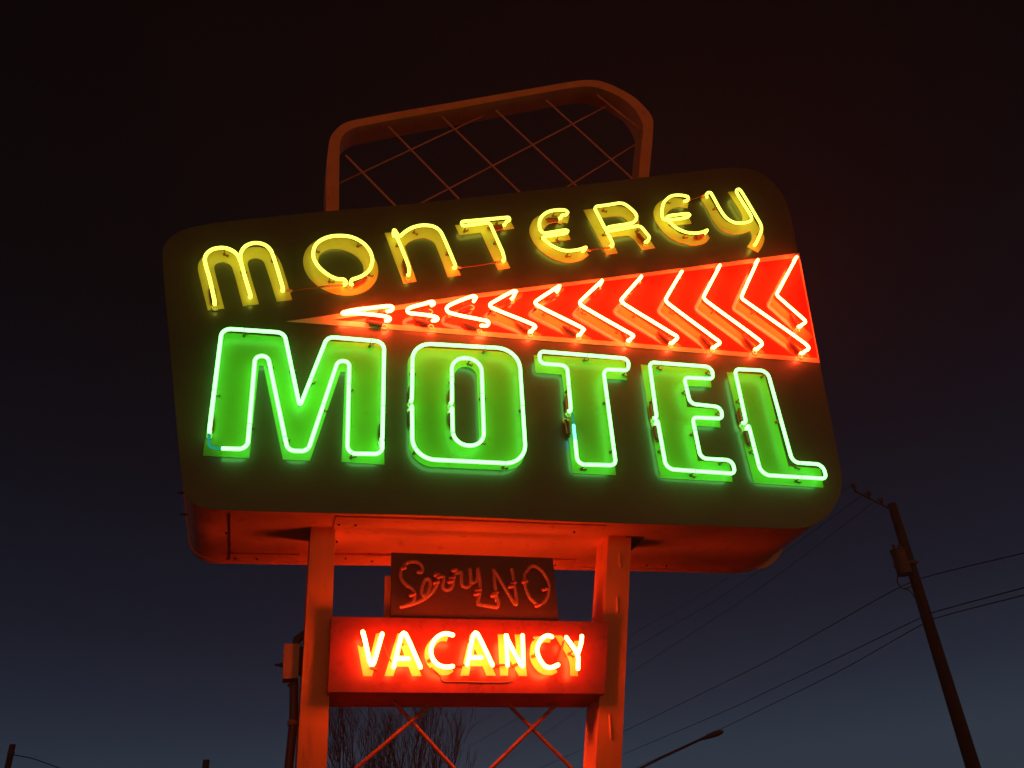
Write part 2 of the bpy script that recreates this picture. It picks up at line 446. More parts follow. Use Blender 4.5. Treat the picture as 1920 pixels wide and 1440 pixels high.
t1 = tubeplane(N_([(852,1040),(815,1000),(700,990),(560,932),(400,810),(300,680),(262,560),(290,410),(380,305),(550,230),(750,210),(950,235),(1130,320),(1260,450),(1320,590),(1322,700),(1270,830),(1150,930),(1040,975),(965,1000),(942,1035)]))
neon([t1], l, 'neon_yellow', YF, hooks=[(0, 0, t1[14], 0), (0, 1, t1[-20], 0.085)], n_sup=4)
l = letter([O_([(5,350),(150,335),(195,395),(280,322),(400,275),(560,262),(680,290),(760,350),(815,440),(1065,930),(882,960),(705,500),(650,450),(580,425),(520,420),(420,440),(340,480),(285,535),(452,1020),(268,1048)])], 'third letter of the yellow word, an arched n', 'cream')
t1 = tubeplane(O_([(350,895),(345,820),(275,630),(190,430),(150,350),(138,305)]))
t2 = tubeplane(O_([(152,310),(212,402),(320,310),(450,252),(590,240),(700,262),(780,325),(835,430),(905,590),(992,800)]), corner=60)
neon([t1, t2], l, 'neon_yellow', YF, hooks=[(0, 0, t1[10], 0.10), (0, 1, t1[-8], 0), (1, 1, t2[-8], 0)], n_sup=2)
l = letter([O_([(980,240),(1752,175),(1803,285),(1515,325),(1747,832),(1578,857),(1340,345),(1045,380)])], 'fourth letter of the yellow word, a slanted T', 'cream')
t1 = fillet(on(O_([(1690,190),(1738,170),(1735,128),(1070,190),(1085,250),(1460,200),(1640,600),(1668,705)]), TY), [0,.012,.014,.017,.017,.018,.05,0], False, 6)
neon([t1], l, 'neon_yellow', YF, hooks=[(0, 0, at(*O_([(1400,225)])[0], TY), 0.085), (0, 1, t1[-2], 0)], n_sup=3)
l = letter([P_([(650,255),(620,362),(560,350),(470,345),(370,370),(300,430),(282,485),(612,455),(663,585),(325,632),(400,700),(500,748),(650,768),(760,760),(862,728),(918,800),(830,865),(740,895),(630,905),(500,880),(380,830),(250,740),(160,640),(105,530),(92,450),(110,380),(150,310),(230,255),(330,215),(450,195),(560,205)])], 'fifth letter of the yellow word, a rounded E', 'cream', corner=36)
t1 = tubeplane(P_([(545,248),(600,240),(625,208),(590,180),(480,175),(370,195),(290,240),(240,310),(232,390),(245,450),(285,490),(350,490),(590,453),(625,465),(608,490),(540,508),(300,545),(275,565),(330,610),(400,665),(500,715),(600,738),(710,735),(800,718),(878,690)]))
neon([t1], l, 'neon_yellow', YF, hooks=[(0, 0, at(*P_([(380,250)])[0], TY), 0.07), (0, 1, t1[-8], 0)], n_sup=4)
l = letter([P_([(838,178),(1250,128),(1380,130),(1480,170),(1560,240),(1600,300),(1612,380),(1595,428),(1640,450),(1700,520),(1760,590),(1835,705),(1650,730),(1560,600),(1510,560),(1460,535),(1400,535),(1215,560),(1315,773),(1163,797)]),
    P_([(1075,285),(1300,263),(1380,275),(1435,310),(1462,365),(1400,385),(1140,412)])], 'sixth letter of the yellow word, an R', 'cream')
t1 = fillet(on(P_([(1252,650),(1210,560),(985,130),(1180,105),(1330,80)]), TY), [0,.06,.03,0,0], False, 6) + tubeplane(P_([(1330,80),(1400,90),(1490,150),(1560,220),(1578,280),(1548,335),(1490,362),(1220,405),(1175,425),(1180,458),(1225,462),(1400,430),(1580,400),(1640,412),(1700,480),(1752,550),(1742,585)]))[1:]
neon([t1], l, 'neon_yellow', YF, hooks=[(0, 0, t1[4], 0), (0, 1, at(*P_([(1600,430)])[0], TY), 0.07)], n_sup=5)
l = letter([R_([(595,400),(575,508),(500,495),(420,495),(330,520),(260,580),(232,640),(600,660),(640,748),(300,790),(400,870),(470,908),(560,928),(700,935),(800,928),(888,908),(925,975),(860,1045),(760,1080),(650,1085),(520,1060),(380,1010),(240,920),(130,800),(60,680),(40,590),(60,500),(110,430),(190,380),(300,350),(450,350)])], 'seventh letter of the yellow word, a second rounded E', 'cream', corner=36)
t1 = tubeplane(R_([(592,352),(572,322),(450,300),(330,312),(250,365),(200,430),(180,520),(176,610),(198,668),(245,685),(380,680),(575,642),(612,608),(580,590),(420,605),(285,625),(258,655),(300,720),(400,810),(540,875),(680,895),(800,880),(888,845)]))
neon([t1], l, 'neon_yellow', YF, hooks=[(0, 0, t1[10], 0), (0, 1, t1[-8], 0.07)], n_sup=4)
l = letter([R_([(775,345),(905,305),(1050,560),(1120,660),(1220,735),(1330,755),(1415,735),(1432,650),(1400,560),(1205,255),(1330,240),(1500,500),(1690,800),(1740,870),(1780,975),(1740,1110),(1680,1200),(1505,1110),(1570,1010),(1580,930),(1555,860),(1470,895),(1360,915),(1270,910),(1150,870),(1050,800),(980,710),(900,560)])], 'last letter of the yellow word, a y with a curled tail', 'cream')
t1 = tubeplane(R_([(895,255),(940,262),(975,320),(1110,560),(1190,660),(1290,720),(1400,738),(1500,725),(1572,690),(1575,640),(1540,570),(1355,275),(1345,225),(1378,205),(1415,235),(1680,680),(1722,760),(1735,840),(1710,920),(1655,1045)]))
neon([t1], l, 'neon_yellow', YF, hooks=[(0, 0, t1[8], 0), (0, 1, t1[-8], 0)], n_sup=4)
# cables and their pale ends between neighbouring letters
def cable(pts, y, par, r=0.0045, mat='cable', name='cable'):
    bm = bmesh.new(); sweep(bm, smart(on(pts, y), False, 80, 4), r, 8, True)
    return link(name, mesh_of(bm, True), M[mat], par)
CY_ = FACE - 0.026
for pts in (MM([(1490,962),(1660,935),(1860,915)]), O_([(1045,825),(1300,795),(1570,748)]), P_([(900,735),(1030,715),(1160,700)]), R_([(605,372),(700,345),(800,315)])):
    cable(pts, CY_, sign)
for pts in (MM([(1405,955),(1490,962)]), MM([(1860,915),(2150,890)]), O_([(1000,815),(1055,825)]), O_([(1570,755),(1650,735)]), P_([(880,720),(930,740)]), P_([(1165,705),(1250,680)]), R_([(585,355),(610,380)]), R_([(810,310),(890,270)])):
    cable(pts, CY_ - 0.004, sign, 0.008, 'gto', 'cable_end')
for u, v in R_([(1630,1090)]) + MM([(655,1115)]) + O_([(340,955),(1690,225)]) + P_([(1710,650),(550,285)]):
    pass

# MOTEL --------------------------------------------------------------------
def block(loops, lab, rads=None):
    ls = []
    for k, lp in enumerate(loops):
        r = 0 if rads is None else rads[k]
        ls.append(fillet(on(lp, FACE), r, True, 10) if r else on(lp, FACE))
    return plate('painted_letter', ls, PLT + 0.001, M['letter_green'], sign, FACE - PLT, 0.0006, lab)
l = block([D_([(335,133),(805,170),(921,700),(1125,200),(1550,222),(1563,1127),(1240,1108),(1268,430),(1235,430),(1005,1098),(800,1090),(655,385),(622,385),(550,1080),(200,1060)])], 'wide green letter M, first of the large word')
q = on(D_([(250,868),(345,103),(812,135),(928,692),(1135,166),(1562,203),(1548,925)]), TY)
t1 = fillet(q, [0,.05,.05,.006,.05,.05,0], False, 8)
q = on(D_([(1548,945),(1545,1045),(1284,1042),(1300,350),(1215,345),(988,1025),(838,1020),(688,308),(594,312),(535,1010),(350,1003)]), TY)
t2 = fillet(q, [0,.045,.045,.055,.05,.045,.045,.05,.055,.045,0], False, 8)
t3 = fillet(on(D_([(345,1003),(245,1000),(247,900)]), TY), [0,.045,0], False, 8)
neon([t1, t2], l, 'neon_green', YF, hooks=[(0, 0, t1[1], 0.085), (0, 1, t1[-2], 0.085), (1, 0, t2[1], 0)], n_sup=6)
neon([t3], l, 'neon_green_dim', YF, r=TR * 0.72, name='dim_tube_end', sup=False, label='dim bluish end of the green tube')
for p in (D_([(248,870)]), D_([(1548,925)]), D_([(1548,948)])): pass
l = block([E_([(133,203),(975,247),(1022,1137),(152,1098)]), E_([(487,352),(652,356),(675,948),(497,948)])], 'green letter O with a slot shaped hole', [0.125, 0.072])
q = on(E_([(169,595),(176,172),(972,218),(1028,1082),(174,1040),(170,640)]), TY)
t1 = fillet(q, [0,.115,.125,.125,.12,0], False, 12)
q = on(E_([(470,612),(468,280),(690,292),(712,948),(478,936),(471,655)]), TY)
t2 = fillet(q, [0,.085,.085,.085,.09,0], False, 12)
neon([t1, t2], l, 'neon_green', YF, hooks=[(0, 0, t1[1], 0.08), (0, 1, t1[-2], 0.08), (1, 0, t2[1], 0.07), (1, 1, t2[-2], 0.07)], n_sup=5)
l = block([E_([(1083,265),(1765,305),(1785,452),(1614,442),(1700,1167),(1372,1152),(1292,412),(1095,397)])], 'green letter T between the O and the E')
q = on(E_([(1362,672),(1333,342),(1128,325),(1126,235),(1798,290),(1790,378),(1605,370),(1700,1090),(1412,1083),(1394,905)]), TY)
t1 = fillet(q, [0,.035,.03,.03,.045,.03,.04,.035,.04,0], False, 8)
neon([t1], l, 'neon_green', YF, hooks=[(0, 0, t1[1], 0.09)], n_sup=7)
t3 = on(E_([(1393,898),(1382,790)]), TY)
neon([t3], l, 'neon_green_tip', YF, r=TR * 0.8, name='dim_tube_end', sup=False, label='short bluish piece of the green tube')
t3 = on(E_([(1381,785),(1374,705)]), TY)
neon([t3], l, 'neon_green_dim', YF, r=TR * 0.6, name='dim_tube_end', sup=False, label='nearly dark end of the green tube')
boot(at(*E_([(1345,720)])[0], TY), at(*E_([(1365,860)])[0], TY) - at(*E_([(1345,720)])[0], TY), YF, l, 0.08)
l = block([F_([(285,255),(800,289),(815,427),(608,415),(632,575),(865,590),(883,727),(668,713),(712,978),(948,992),(975,1137),(430,1108)])], 'green letter E between the T and the L')
q = on(F_([(405,645),(350,236),(818,272),(830,362),(610,350),(657,548),(888,573),(898,660),(673,650),(735,958),(975,972),(992,1073),(477,1038),(412,672)]), TY)
t1 = fillet(q, [0,.035,.045,.03,.03,.04,.045,.03,.03,.04,.045,.03,.05,0], False, 8)
neon([t1], l, 'neon_green', YF, hooks=[(0, 0, t1[1], 0.085), (0, 1, t1[-2], 0.085)], n_sup=9)
l = block([F_([(930,312),(1215,335),(1392,1018),(1636,1034),(1655,1180),(1130,1145)])], 'green letter L, last of the large word')
q = on(F_([(1075,682),(990,288),(1235,300),(1425,988),(1652,1004),(1678,1110),(1190,1082),(1095,710)]), TY)
t1 = fillet(q, [0,.035,.05,.045,.045,.03,.06,0], False, 8)
neon([t1], l, 'neon_green', YF, hooks=[(0, 0, t1[1], 0.085), (0, 1, t1[-2], 0.085)], n_sup=6)

# arrow ---------------------------------------------------------------------
AB = [(537,603),(905,549.5),(1170,517),(1498,474.5),(1537,681),(1170,650),(840,625.5),(690,615)]
ai = [(622,600.3),(905,557.5),(1110,530.5),(1496.3,483),(1533,672),(1160,641.5),(840,616.5)]
arrow = plate('arrow_border', [on(AB, FACE), on(ai, FACE)], PLT + 0.001, M['arrow_border'], sign, FACE - PLT, 0.0006, 'cream border of the long pointed arrow')
fieldp = plate('arrow_field', [offs(ccw(on(ai, FACE)), 0.0015)], 0.0028, M['arrow_red'], sign, FACE - 0.0018, 0.0004, 'glossy red field inside the arrow')
# the arrow's open right side has no border: the field runs to the edge
chev = [T_([(850,190),(900,180),(930,145),(900,112),(640,135),(340,172),(180,212),(185,225),(340,216),(600,236),(800,262),(878,285),(885,315),(830,332)]),
    T_([(1515,100),(1548,75),(1525,45),(1400,78),(1210,130),(1150,168),(1175,212),(1260,225),(1500,255),(1595,285),(1595,318),(1530,330)]),
    B_([(793,900),(812,868),(790,860),(625,922),(590,952),(612,985),(860,1040),(900,1052),(895,1080),(850,1082)]),
    B_([(1095,855),(1113,822),(1085,826),(940,905),(915,928),(940,952),(1230,1070),(1255,1090),(1235,1110)]),
    B_([(1432,800),(1438,782),(1400,806),(1265,895),(1255,912),(1280,935),(1590,1090),(1622,1110),(1600,1135)]),
    B_([(1752,752),(1758,742),(1600,893),(1590,915),(1615,940),(1920,1115),(1965,1140),(1990,1158),(1970,1180)]),
    C_([(372,790),(365,800),(230,955),(220,975),(250,1005),(600,1220),(640,1250),(615,1278)]),
    C_([(675,755),(665,770),(560,950),(555,975),(590,1010),(925,1260),(958,1290),(930,1312)]),
    C_([(960,708),(950,730),(845,930),(840,955),(875,990),(1245,1262),(1275,1298),(1250,1325)]),
    C_([(1245,668),(1235,690),(1130,925),(1125,955),(1160,985),(1590,1290),(1625,1330),(1595,1355)]),
    C_([(1537,645),(1525,665),(1400,900),(1388,930),(1420,965),(1570,1098),(1600,1132),(1575,1155)])]
def clip(poly, f):
    out = []
    for i, p in enumerate(poly):
        q = poly[(i + 1) % len(poly)]; a, b = f(p), f(q)
        if a >= 0: out.append(p)
        if (a >= 0) != (b >= 0):
            t = a / (a - b); out.append((p[0] + (q[0] - p[0]) * t, p[1] + (q[1] - p[1]) * t))
    return out
def sh(p, k): return (p[0] + (440 - p[0]) * k, p[1] + (1790 - p[1]) * k)
for i, c in enumerate(chev):
    if i < 3: continue
    core = c[1:-1]
    vi = min(range(len(core)), key=lambda j: core[j][0])
    tp, vx, bt = core[0], core[vi], core[-1]
    def grow(a, b, k): return (a[0] + (a[0] - b[0]) * k, a[1] + (a[1] - b[1]) * k)
    tp, bt = grow(tp, vx, .4), grow(bt, vx, .4)
    lft = [sh(tp, .0186), sh(vx, .0186), sh(bt, .0186)]; rgt = [sh(bt, .0065), sh(vx, .0065), sh(tp, .0065)]
    poly = clip(lft + rgt, lambda p: (600.3 + (p[0] - 622) * .0787 - 1.5) - p[1])
    poly = clip(poly, lambda p: p[1] - (557.5 - (p[0] - 905) * .1275 + 2.0))
    poly = clip(poly, lambda p: 1496 + (p[1] - 483) * .194 - p[0])
    plate('painted_bar', [fillet(on(poly, FACE), .006, True, 3)], 0.001, M['arrow_bar'], fieldp, FACE - 0.0024, 0.0002)
names = ['first', 'second', 'third', 'fourth', 'fifth', 'sixth', 'seventh', 'eighth', 'ninth', 'tenth', 'last and shortest of the tall']
for i, c in enumerate(chev):
    t = tubeplane(c, TY, 95)
    hk = [(0, 0, t[len(t)//3], 0.075), (0, 1, t[2*len(t)//3], 0.085)]
    if i < 3: hk = []
    # group each chevron with its own fittings
    o = neon([t], fieldp, 'neon_red', FACE - 0.0018, hooks=hk, n_sup=2 if i < 2 else 3, label='%s red neon chevron from the arrow tip' % names[i], name='neon_chevron', band_it=False)
    if i < 3:
        mid = on([c[len(c)//2]], TY)[0]
        for e, sgn in ((t[0], 1), (t[-1], 1)): boot(e, mid - e, FACE - 0.0018, fieldp, 0.075)

# ------------------------------------------------------------------ posts, top frame, lattice
def post_from(top, bot, label, wface):
    """front face edges from two rows of pixels, carried down to the ground"""
    (a0, a1), (b0, b1) = top, bot
    A0, A1, B0, B1 = at(*a0, PY), at(*a1, PY), at(*b0, PY), at(*b1, PY)
    def down(P, Q, z): return P + (Q - P) * ((z - P.z) / (Q.z - P.z))
    zt = 0.0
    zU = max(A0.z, A1.z) + 0.20
    bm = bmesh.new()
    q = [down(A0, B0, 0), down(A1, B1, 0), down(A1, B1, zU), down(A0, B0, zU)]
    prism(bm, q, PD); bevel(bm, 0.008, 2)
    return link('post', mesh_of(bm), M['post'], sign, label), q
# --- left post front, right post front
postL, qL = post_from(((583.5,988),(629,988)), ((556,1440),(612.5,1440)), 'left orange steel post', 0)
postR, qR = post_from(((1141,1000),(1184,1001)), ((1117,1440),(1165,1440)), 'right orange steel post', 0)
for a, b in (((1162,1040),(1162.5,1061)), ((1157.5,1122),(1158,1147)), ((1143,1341),(1146,1384))):
    A = at(*a, PY); B = at(*b, PY); bm = bmesh.new()
    sweep(bm, [A, A.lerp(B, .3), A.lerp(B, .6), B], 0.007, 8, True)
    link('weld_patch', mesh_of(bm, True), M['post'], postR)
for (u0, v0, u1, v1) in ((578, 1018.5, 629, 1020), (1141, 1036, 1183.5, 1038)):
    pass
LYF = PY + 0.0125; LD = 0.175
outer = [(611,402),(612,322),(617,267),(624,250),(642,233),(666,224.5),(868,188.5),(1071,153),(1099,150),(1126,152),(1157,164),(1188,181.5),(1212,204),(1222.5,219),(1225,233),(1221,290),(1215.5,345)]
inner = [(1197,345),(1201,290),(1206,236),(1201,222),(1187,201),(1163,182),(1136,169.5),(1106,162),(1071,164.5),(868,201),(669,238),(649,248),(639,263),(636.5,295),(635.5,402)]
def ext(a, b, s): return (a[0] + (a[0]-b[0]) * s, a[1] + (a[1]-b[1]) * s)
lo_pts = [ext(outer[0], outer[1], .6)] + outer + [ext(outer[-1], outer[-2], .8), ext(inner[0], inner[1], .8)] + inner + [ext(inner[-1], inner[-2], .45)]
bm = bmesh.new(); prism(bm, ccw(smart(on(lo_pts, LYF), True, 50, 5)), LD)
loop = link('top_frame', mesh_of(bm), M['frame'], sign, 'rounded orange frame above the cabinet')
for p in loop.data.polygons: p.use_smooth = True
loop.data.set_sharp_from_angle(angle=math.radians(35))
def rod(a, b, y, par, r=0.0076, mat='rod', ext0=0.0, ext1=0.0, name='lattice_rod'):
    A = at(*a, y); B = at(*b, y); d = B - A
    bm = bmesh.new(); sweep(bm, [A - d * ext0, A, A.lerp(B, .5), B, B + d * ext1], r, 8, False)
    return link(name, mesh_of(bm, True), M[mat], par)
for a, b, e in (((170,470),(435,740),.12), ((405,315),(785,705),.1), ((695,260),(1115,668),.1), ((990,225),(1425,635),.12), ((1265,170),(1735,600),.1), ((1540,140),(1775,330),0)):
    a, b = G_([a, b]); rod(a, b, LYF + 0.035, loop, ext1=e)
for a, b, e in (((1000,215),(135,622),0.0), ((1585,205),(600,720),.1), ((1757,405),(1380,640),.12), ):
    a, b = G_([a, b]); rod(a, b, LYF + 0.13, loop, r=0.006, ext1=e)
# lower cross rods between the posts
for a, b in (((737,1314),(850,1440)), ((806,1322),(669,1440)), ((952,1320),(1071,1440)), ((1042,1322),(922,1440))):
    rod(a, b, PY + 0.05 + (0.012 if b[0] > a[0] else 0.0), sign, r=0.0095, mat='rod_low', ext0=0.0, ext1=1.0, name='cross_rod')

# ------------------------------------------------------------------ vacancy sign
VY = PY - 0.045
VD = 0.30
b0 = at(872, 1300, VY)
vac = thing('vacancy_sign', (b0.x, VY + VD / 2, b0.z), 'red box sign reading VACANCY fixed between the two orange posts', 'vacancy sign')
fr = on([(621.5,1156),(1142,1166),(1134,1301),(614,1298)], VY)
bm = bmesh.new(); prism(bm, [p + Vector((0, 0.003, 0)) for p in ccw(fr)], VD); bevel(bm, 0.004, 2)
vbox = link('box', mesh_of(bm), M['box_under'], vac)
inset = [p for p in fillet(ccw(fr), 0.004, True, 2)]
vface = plate('box_face', [inset], 0.004, M['box_red'], vac, VY - 0.0015, 0.0006, 'red front sheet of the box')
VF = VY - 0.0015
VT = VF - 0.092
def vlet(loops, lab): return plate('painted_letter', [smart(on(l, VF), True, 38, 5) for l in loops], 0.0022, M['vac_cream'], vac, VF - 0.0014, 0.0004, lab)
VSTROKES = []
def vneon(strokes, par, hooks=()):
    VSTROKES.extend(smart(on(s, VT), False, 70, 3) for s in strokes)
    return neon([smart(on(s, VT), False, 70, 6) for s in strokes], par, 'neon_vacancy', VF - 0.0014, r=0.0106, hooks=hooks, n_sup=1, band_it=False)
l = vlet([V_([(240,395),(300,430),(345,402),(428,600),(520,222),(625,225),(460,862),(328,862)])], 'letter V of VACANCY with its top left corner flaked away')
vneon([V_([(322,200),(350,300),(425,640),(450,690),(478,675),(500,620),(612,230)])], l)
l = vlet([V_([(648,862),(840,222),(960,225),(1205,862),(1060,862),(1005,722),(825,722),(780,862)]), V_([(905,430),(945,555),(868,555)])], 'first letter A of VACANCY')
vneon([V_([(785,725),(900,260),(935,215),(972,245),(1185,725)]), V_([(862,600),(1010,600)])], l)
l = vlet([V_([(1605,275),(1580,345),(1500,340),(1430,380),(1385,460),(1375,560),(1410,650),(1470,720),(1560,765),(1665,750),(1680,795),(1600,845),(1500,850),(1400,800),(1310,720),(1260,620),(1248,500),(1280,400),(1350,310),(1430,262),(1510,250)])], 'first letter C of VACANCY with worn lower edge')
vneon([V_([(1670,245),(1560,225),(1450,270),(1370,370),(1342,480),(1372,600),(1450,690),(1560,725),(1668,715)])], l)
l = vlet([W_([(22,790),(155,218),(270,225),(515,790),(385,790),(330,660),(165,660),(140,790)]), W_([(222,415),(258,497),(207,497)])], 'second letter A of VACANCY')
vneon([W_([(118,635),(200,240),(232,195),(265,220),(468,640)]), W_([(175,540),(315,540)])], l)
l = vlet([W_([(540,218),(655,222),(800,500),(775,220),(895,222),(945,795),(835,795),(690,540),(683,790),(573,790)])], 'letter N of VACANCY')
vneon([W_([(677,640),(657,215),(678,290),(860,630),(886,660),(893,620),(885,235)])], l)
l = vlet([W_([(1280,290),(1260,335),(1190,328),(1130,370),(1100,450),(1110,540),(1160,630),(1240,695),(1350,705),(1370,740),(1310,775),(1230,785),(1130,755),(1040,670),(990,560),(985,450),(1000,360),(1040,300),(1120,262),(1210,262)])], 'second letter C of VACANCY beside the Y')
vneon([W_([(1290,250),(1230,235),(1150,280),(1095,380),(1093,480),(1140,590),(1210,665),(1290,675),(1375,640)])], l)
l = vlet([W_([(1325,232),(1425,232),(1560,450),(1600,310),(1690,300),(1640,560),(1653,795),(1543,795),(1522,570)])], 'letter Y of VACANCY')
vneon([W_([(1490,260),(1645,500),(1652,690)]), W_([(1705,245),(1692,350),(1645,500)])], l)
# the sign is two-sided: the same word glows on the back of the box
xm = (fr[0].x + fr[1].x) / 2
bm = bmesh.new()
for st in VSTROKES: sweep(bm, [Vector((2 * xm - p.x, VY + VD + 0.09, p.z)) for p in st], 0.0118, 8, True)
link('rear_neon_tube', mesh_of(bm, True), M['neon_vacancy'], vac, 'red tubes of the same word on the rear face')
def vcable(pts, y=VF - 0.014, r=0.005, mat='cable', name='cable'):
    bm = bmesh.new(); sweep(bm, smart(on(pts, y), False, 80, 4), r, 8, True)
    return link(name, mesh_of(bm, True), M[mat], vac)
vcable(V_([(1680,705),(1860,690)]), VF - 0.02, 0.006); vcable(W_([(490,640),(650,640)]), VF - 0.02, 0.006)
vcable(W_([(1450,320),(1420,450),(1380,610)]), VF - 0.026, 0.006); vcable(V_([(1350,740),(1480,860),(1520,935),(1620,948)]), VF - 0.004, 0.0035)
vcable(V_([(1600,945),(1900,950),(2100,955)]) + W_([(690,880),(740,850)]), VF - 0.004, 0.0028)
vcable(V_([(620,350),(690,540),(745,640)]), VF - 0.018, 0.003, 'boot')
vcable(W_([(1050,262),(1180,255)]), VF - 0.03, 0.008, 'gto', 'cable_end')
# unlit SORRY NO sheet on top of the box
SYF = VY + 0.012
sp = on([(734,1036),(1036.5,1046),(1048,1168),(733,1162)], SYF)
bm = bmesh.new(); prism(bm, ccw(sp), 0.02); bevel(bm, 0.0025, 1)
sorry = link('sorry_panel', mesh_of(bm), M['sorry'], vac, 'dark sheet above the box with unlit tubes spelling Sorry NO')
bm = bmesh.new(); prism(bm, ccw(on([(722,1080),(745,1080),(745,1166),(720.5,1164)], PY + 0.03)), 0.02)
link('bracket', mesh_of(bm), M['post'], vac)
ST = SYF - 0.028
def sneon(strokes, lab, r=0.0088):
    ss = [smart(on(X_(s), ST), False, 75, 6) for s in strokes]
    bm = bmesh.new()
    for s in ss: sweep(bm, s, r, 10, True)
    o = link('unlit_tube', mesh_of(bm, True), M['unlit'], sorry, lab)
    return ss
s1 = sneon([[(360,300),(395,300),(410,265),(380,210),(300,188),(220,218),(178,290),(180,360),(230,430),(300,478),(322,530),(312,600),(250,645),(180,668)]], 'unlit script S')
s2 = sneon([[(185,665),(300,640),(430,580),(520,500),(565,420)], [(430,562),(400,520),(408,440),(445,375),(485,380),(490,430),(465,510),(420,562)]], 'unlit script letter o')
s3 = sneon([[(545,310),(600,345),(635,345),(632,400),(625,460),(665,490),(715,465),(735,400),(745,330)]], 'unlit script letter r')
s4 = sneon([[(740,280),(760,310),(820,295),(820,400),(830,440),(870,460),(915,430),(912,270)]], 'unlit second script letter r')
s5 = sneon([[(915,400),(955,412),(985,370),(993,250),(1015,400),(1015,500),(990,640),(1200,675),(1215,620),(1180,520)]], 'unlit script y with a squared tail')
s6 = sneon([[(1185,600),(1160,265),(1385,640),(1405,640),(1400,560),(1355,270)]], 'unlit capital N')
s7 = sneon([[(1500,300),(1560,238),(1620,245),(1690,310),(1745,420),(1740,530),(1700,610),(1640,635),(1570,600),(1510,500),(1490,400),(1490,320)]], 'unlit capital O')
for u, v in ((205,255),(300,540),(555,410),(560,330),(590,350),(720,360),(705,400),(745,280),(1000,490),(985,530),(1180,520),(1160,545),(1370,415),(1345,450),(1490,400),(1705,480),(1630,650)):
    p = at(*X_([(u, v)])[0], ST)
    bm = bmesh.new()
    sweep(bm, [p + Vector((-0.009, 0, -0.002)), p + Vector((0.009, 0, 0.004))], 0.0105, 8, True)
    sweep(bm, [foot(p, SYF), foot(p, ST)], 0.0045, 6, False)
    link('tube_support', mesh_of(bm, True), M['oldclip'], sorry)

# ------------------------------------------------------------------ electrical box on the left post
EY = PY + 0.03
e0 = at(545, 1330, EY)
eb = thing('switch_box', (e0.x, EY + 0.04, e0.z), 'small grey electrical box with conduit on the outer side of the left sign post', 'electrical box')
bm = bmesh.new(); prism(bm, ccw(on([(533,1207.5),(561,1207.5),(558,1269),(531,1271)], EY)), 0.10); bevel(bm, 0.004, 2)
link('enclosure', mesh_of(bm), M['steel'], eb)
bm = bmesh.new(); prism(bm, ccw(on([(532.3,1206.8),(562,1206.8),(559,1271),(530.3,1272.5)], EY - 0.006)), 0.006)
link('cover', mesh_of(bm), M['steel'], eb)
bm = bmesh.new(); prism(bm, ccw(on([(556,1212),(572,1212),(570,1262),(555,1262)], EY + 0.035)), 0.05)
link('mounting_bracket', mesh_of(bm), M['dark'], eb)
bm = bmesh.new(); sweep(bm, [at(556,1210,EY+.05), at(556,1200,EY+.05), at(570,1190,EY+.05)], 0.02, 10, True)
link('hub', mesh_of(bm, True), M['dark'], eb)
bm = bmesh.new(); P0 = at(531,1247,EY+.03); sweep(bm, [P0, at(524,1247,EY+.03)], 0.010, 8, False); sweep(bm, [at(524,1247,EY+.03), at(517,1246.5,EY+.03)], 0.006, 8, True)
link('lever', mesh_of(bm, True), M['dark'], eb)
bm = bmesh.new()
cpts = [(551,1268),(551,1300),(550.5,1345),(549,1365),(545.5,1400),(541,1445),(537,1500),(537,1560)]
cw = [at(u, v, EY + 0.06) for u, v in cpts]; cw.append(Vector((cw[-1].x, cw[-1].y, 0)))
sweep(bm, smart(cw, False, 60, 5), 0.0205, 12, False)
link('conduit', mesh_of(bm, True), M['conduit'], eb)
for v0, v1 in ((1351,1361), (1283,1287)):
    bm = bmesh.new(); sweep(bm, [at(550,v0,EY+.06), at(549.5,v1,EY+.06)], 0.026, 12, False)
    link('conduit_coupling', mesh_of(bm, True), M['steel' if v0 > 1300 else 'conduit'], eb)

# ------------------------------------------------------------------ utility poles, wires
UYD = 17.0
pb = at(1825, 1440, UYD); pt = at(1672, 945, UYD)
px_, py_ = pb.x, UYD
up = thing('utility_pole', (px_, py_, 0), 'tall wooden utility pole with a transformer right of the neon sign', 'utility pole', None)
bm = bmesh.new()
n = 14; segs = 16; rr = []
def lathe(bm, c, prof, seg=16):
    rs = []
    for z, r in prof: rs.append([bm.verts.new((c[0] + r*math.cos(2*math.pi*k/seg), c[1] + r*math.sin(2*math.pi*k/seg), z)) for k in range(seg)])
    for a, b in zip(rs, rs[1:]):
        for k in range(seg): bm.faces.new((a[k], a[(k+1)%seg], b[(k+1)%seg], b[k]))
    bm.faces.new(rs[0]); bm.faces.new(rs[-1])
zt = pt.z
px_ = (pb.x + pt.x) / 2 if abs(pb.x - pt.x) < 0.6 else pb.x
def shaft(par, base_pt, top_pt, r0, r1, mat, name='shaft'):
    bm = bmesh.new()
    d = top_pt - base_pt; k = 10; P = [base_pt + d * (i / k) for i in range(k + 1)]
    rs = []
    for i, p in enumerate(P):
        r = r0 + (r1 - r0) * i / k
        rs.append([bm.verts.new(p + Vector((math.cos(2*math.pi*q/14), math.sin(2*math.pi*q/14), 0)) * r) for q in range(14)])
    for a, b in zip(rs, rs[1:]):
        for q in range(14): bm.faces.new((a[q], a[(q+1)%14], b[(q+1)%14], b[q]))
    bm.faces.new(rs[0]); bm.faces.new(rs[-1])
    me = mesh_of(bm, True); me.set_sharp_from_angle(angle=math.radians(50))
    return link(name, me, mat, par)
dpole = pt - pb
gb = pb - dpole * (pb.z / dpole.z)
ORG[up.name] = Vector((gb.x, gb.y, 0)); up.location = (gb.x, gb.y, 0)
sh = shaft(up, Vector((gb.x, gb.y, 0)), pt, 0.185, 0.105, M['wood'])
def tpoint(v, y=UYD):   # on the pole axis at image row v
    t = (v - 1440) / (945 - 1440); return pb + dpole * t * 1.0
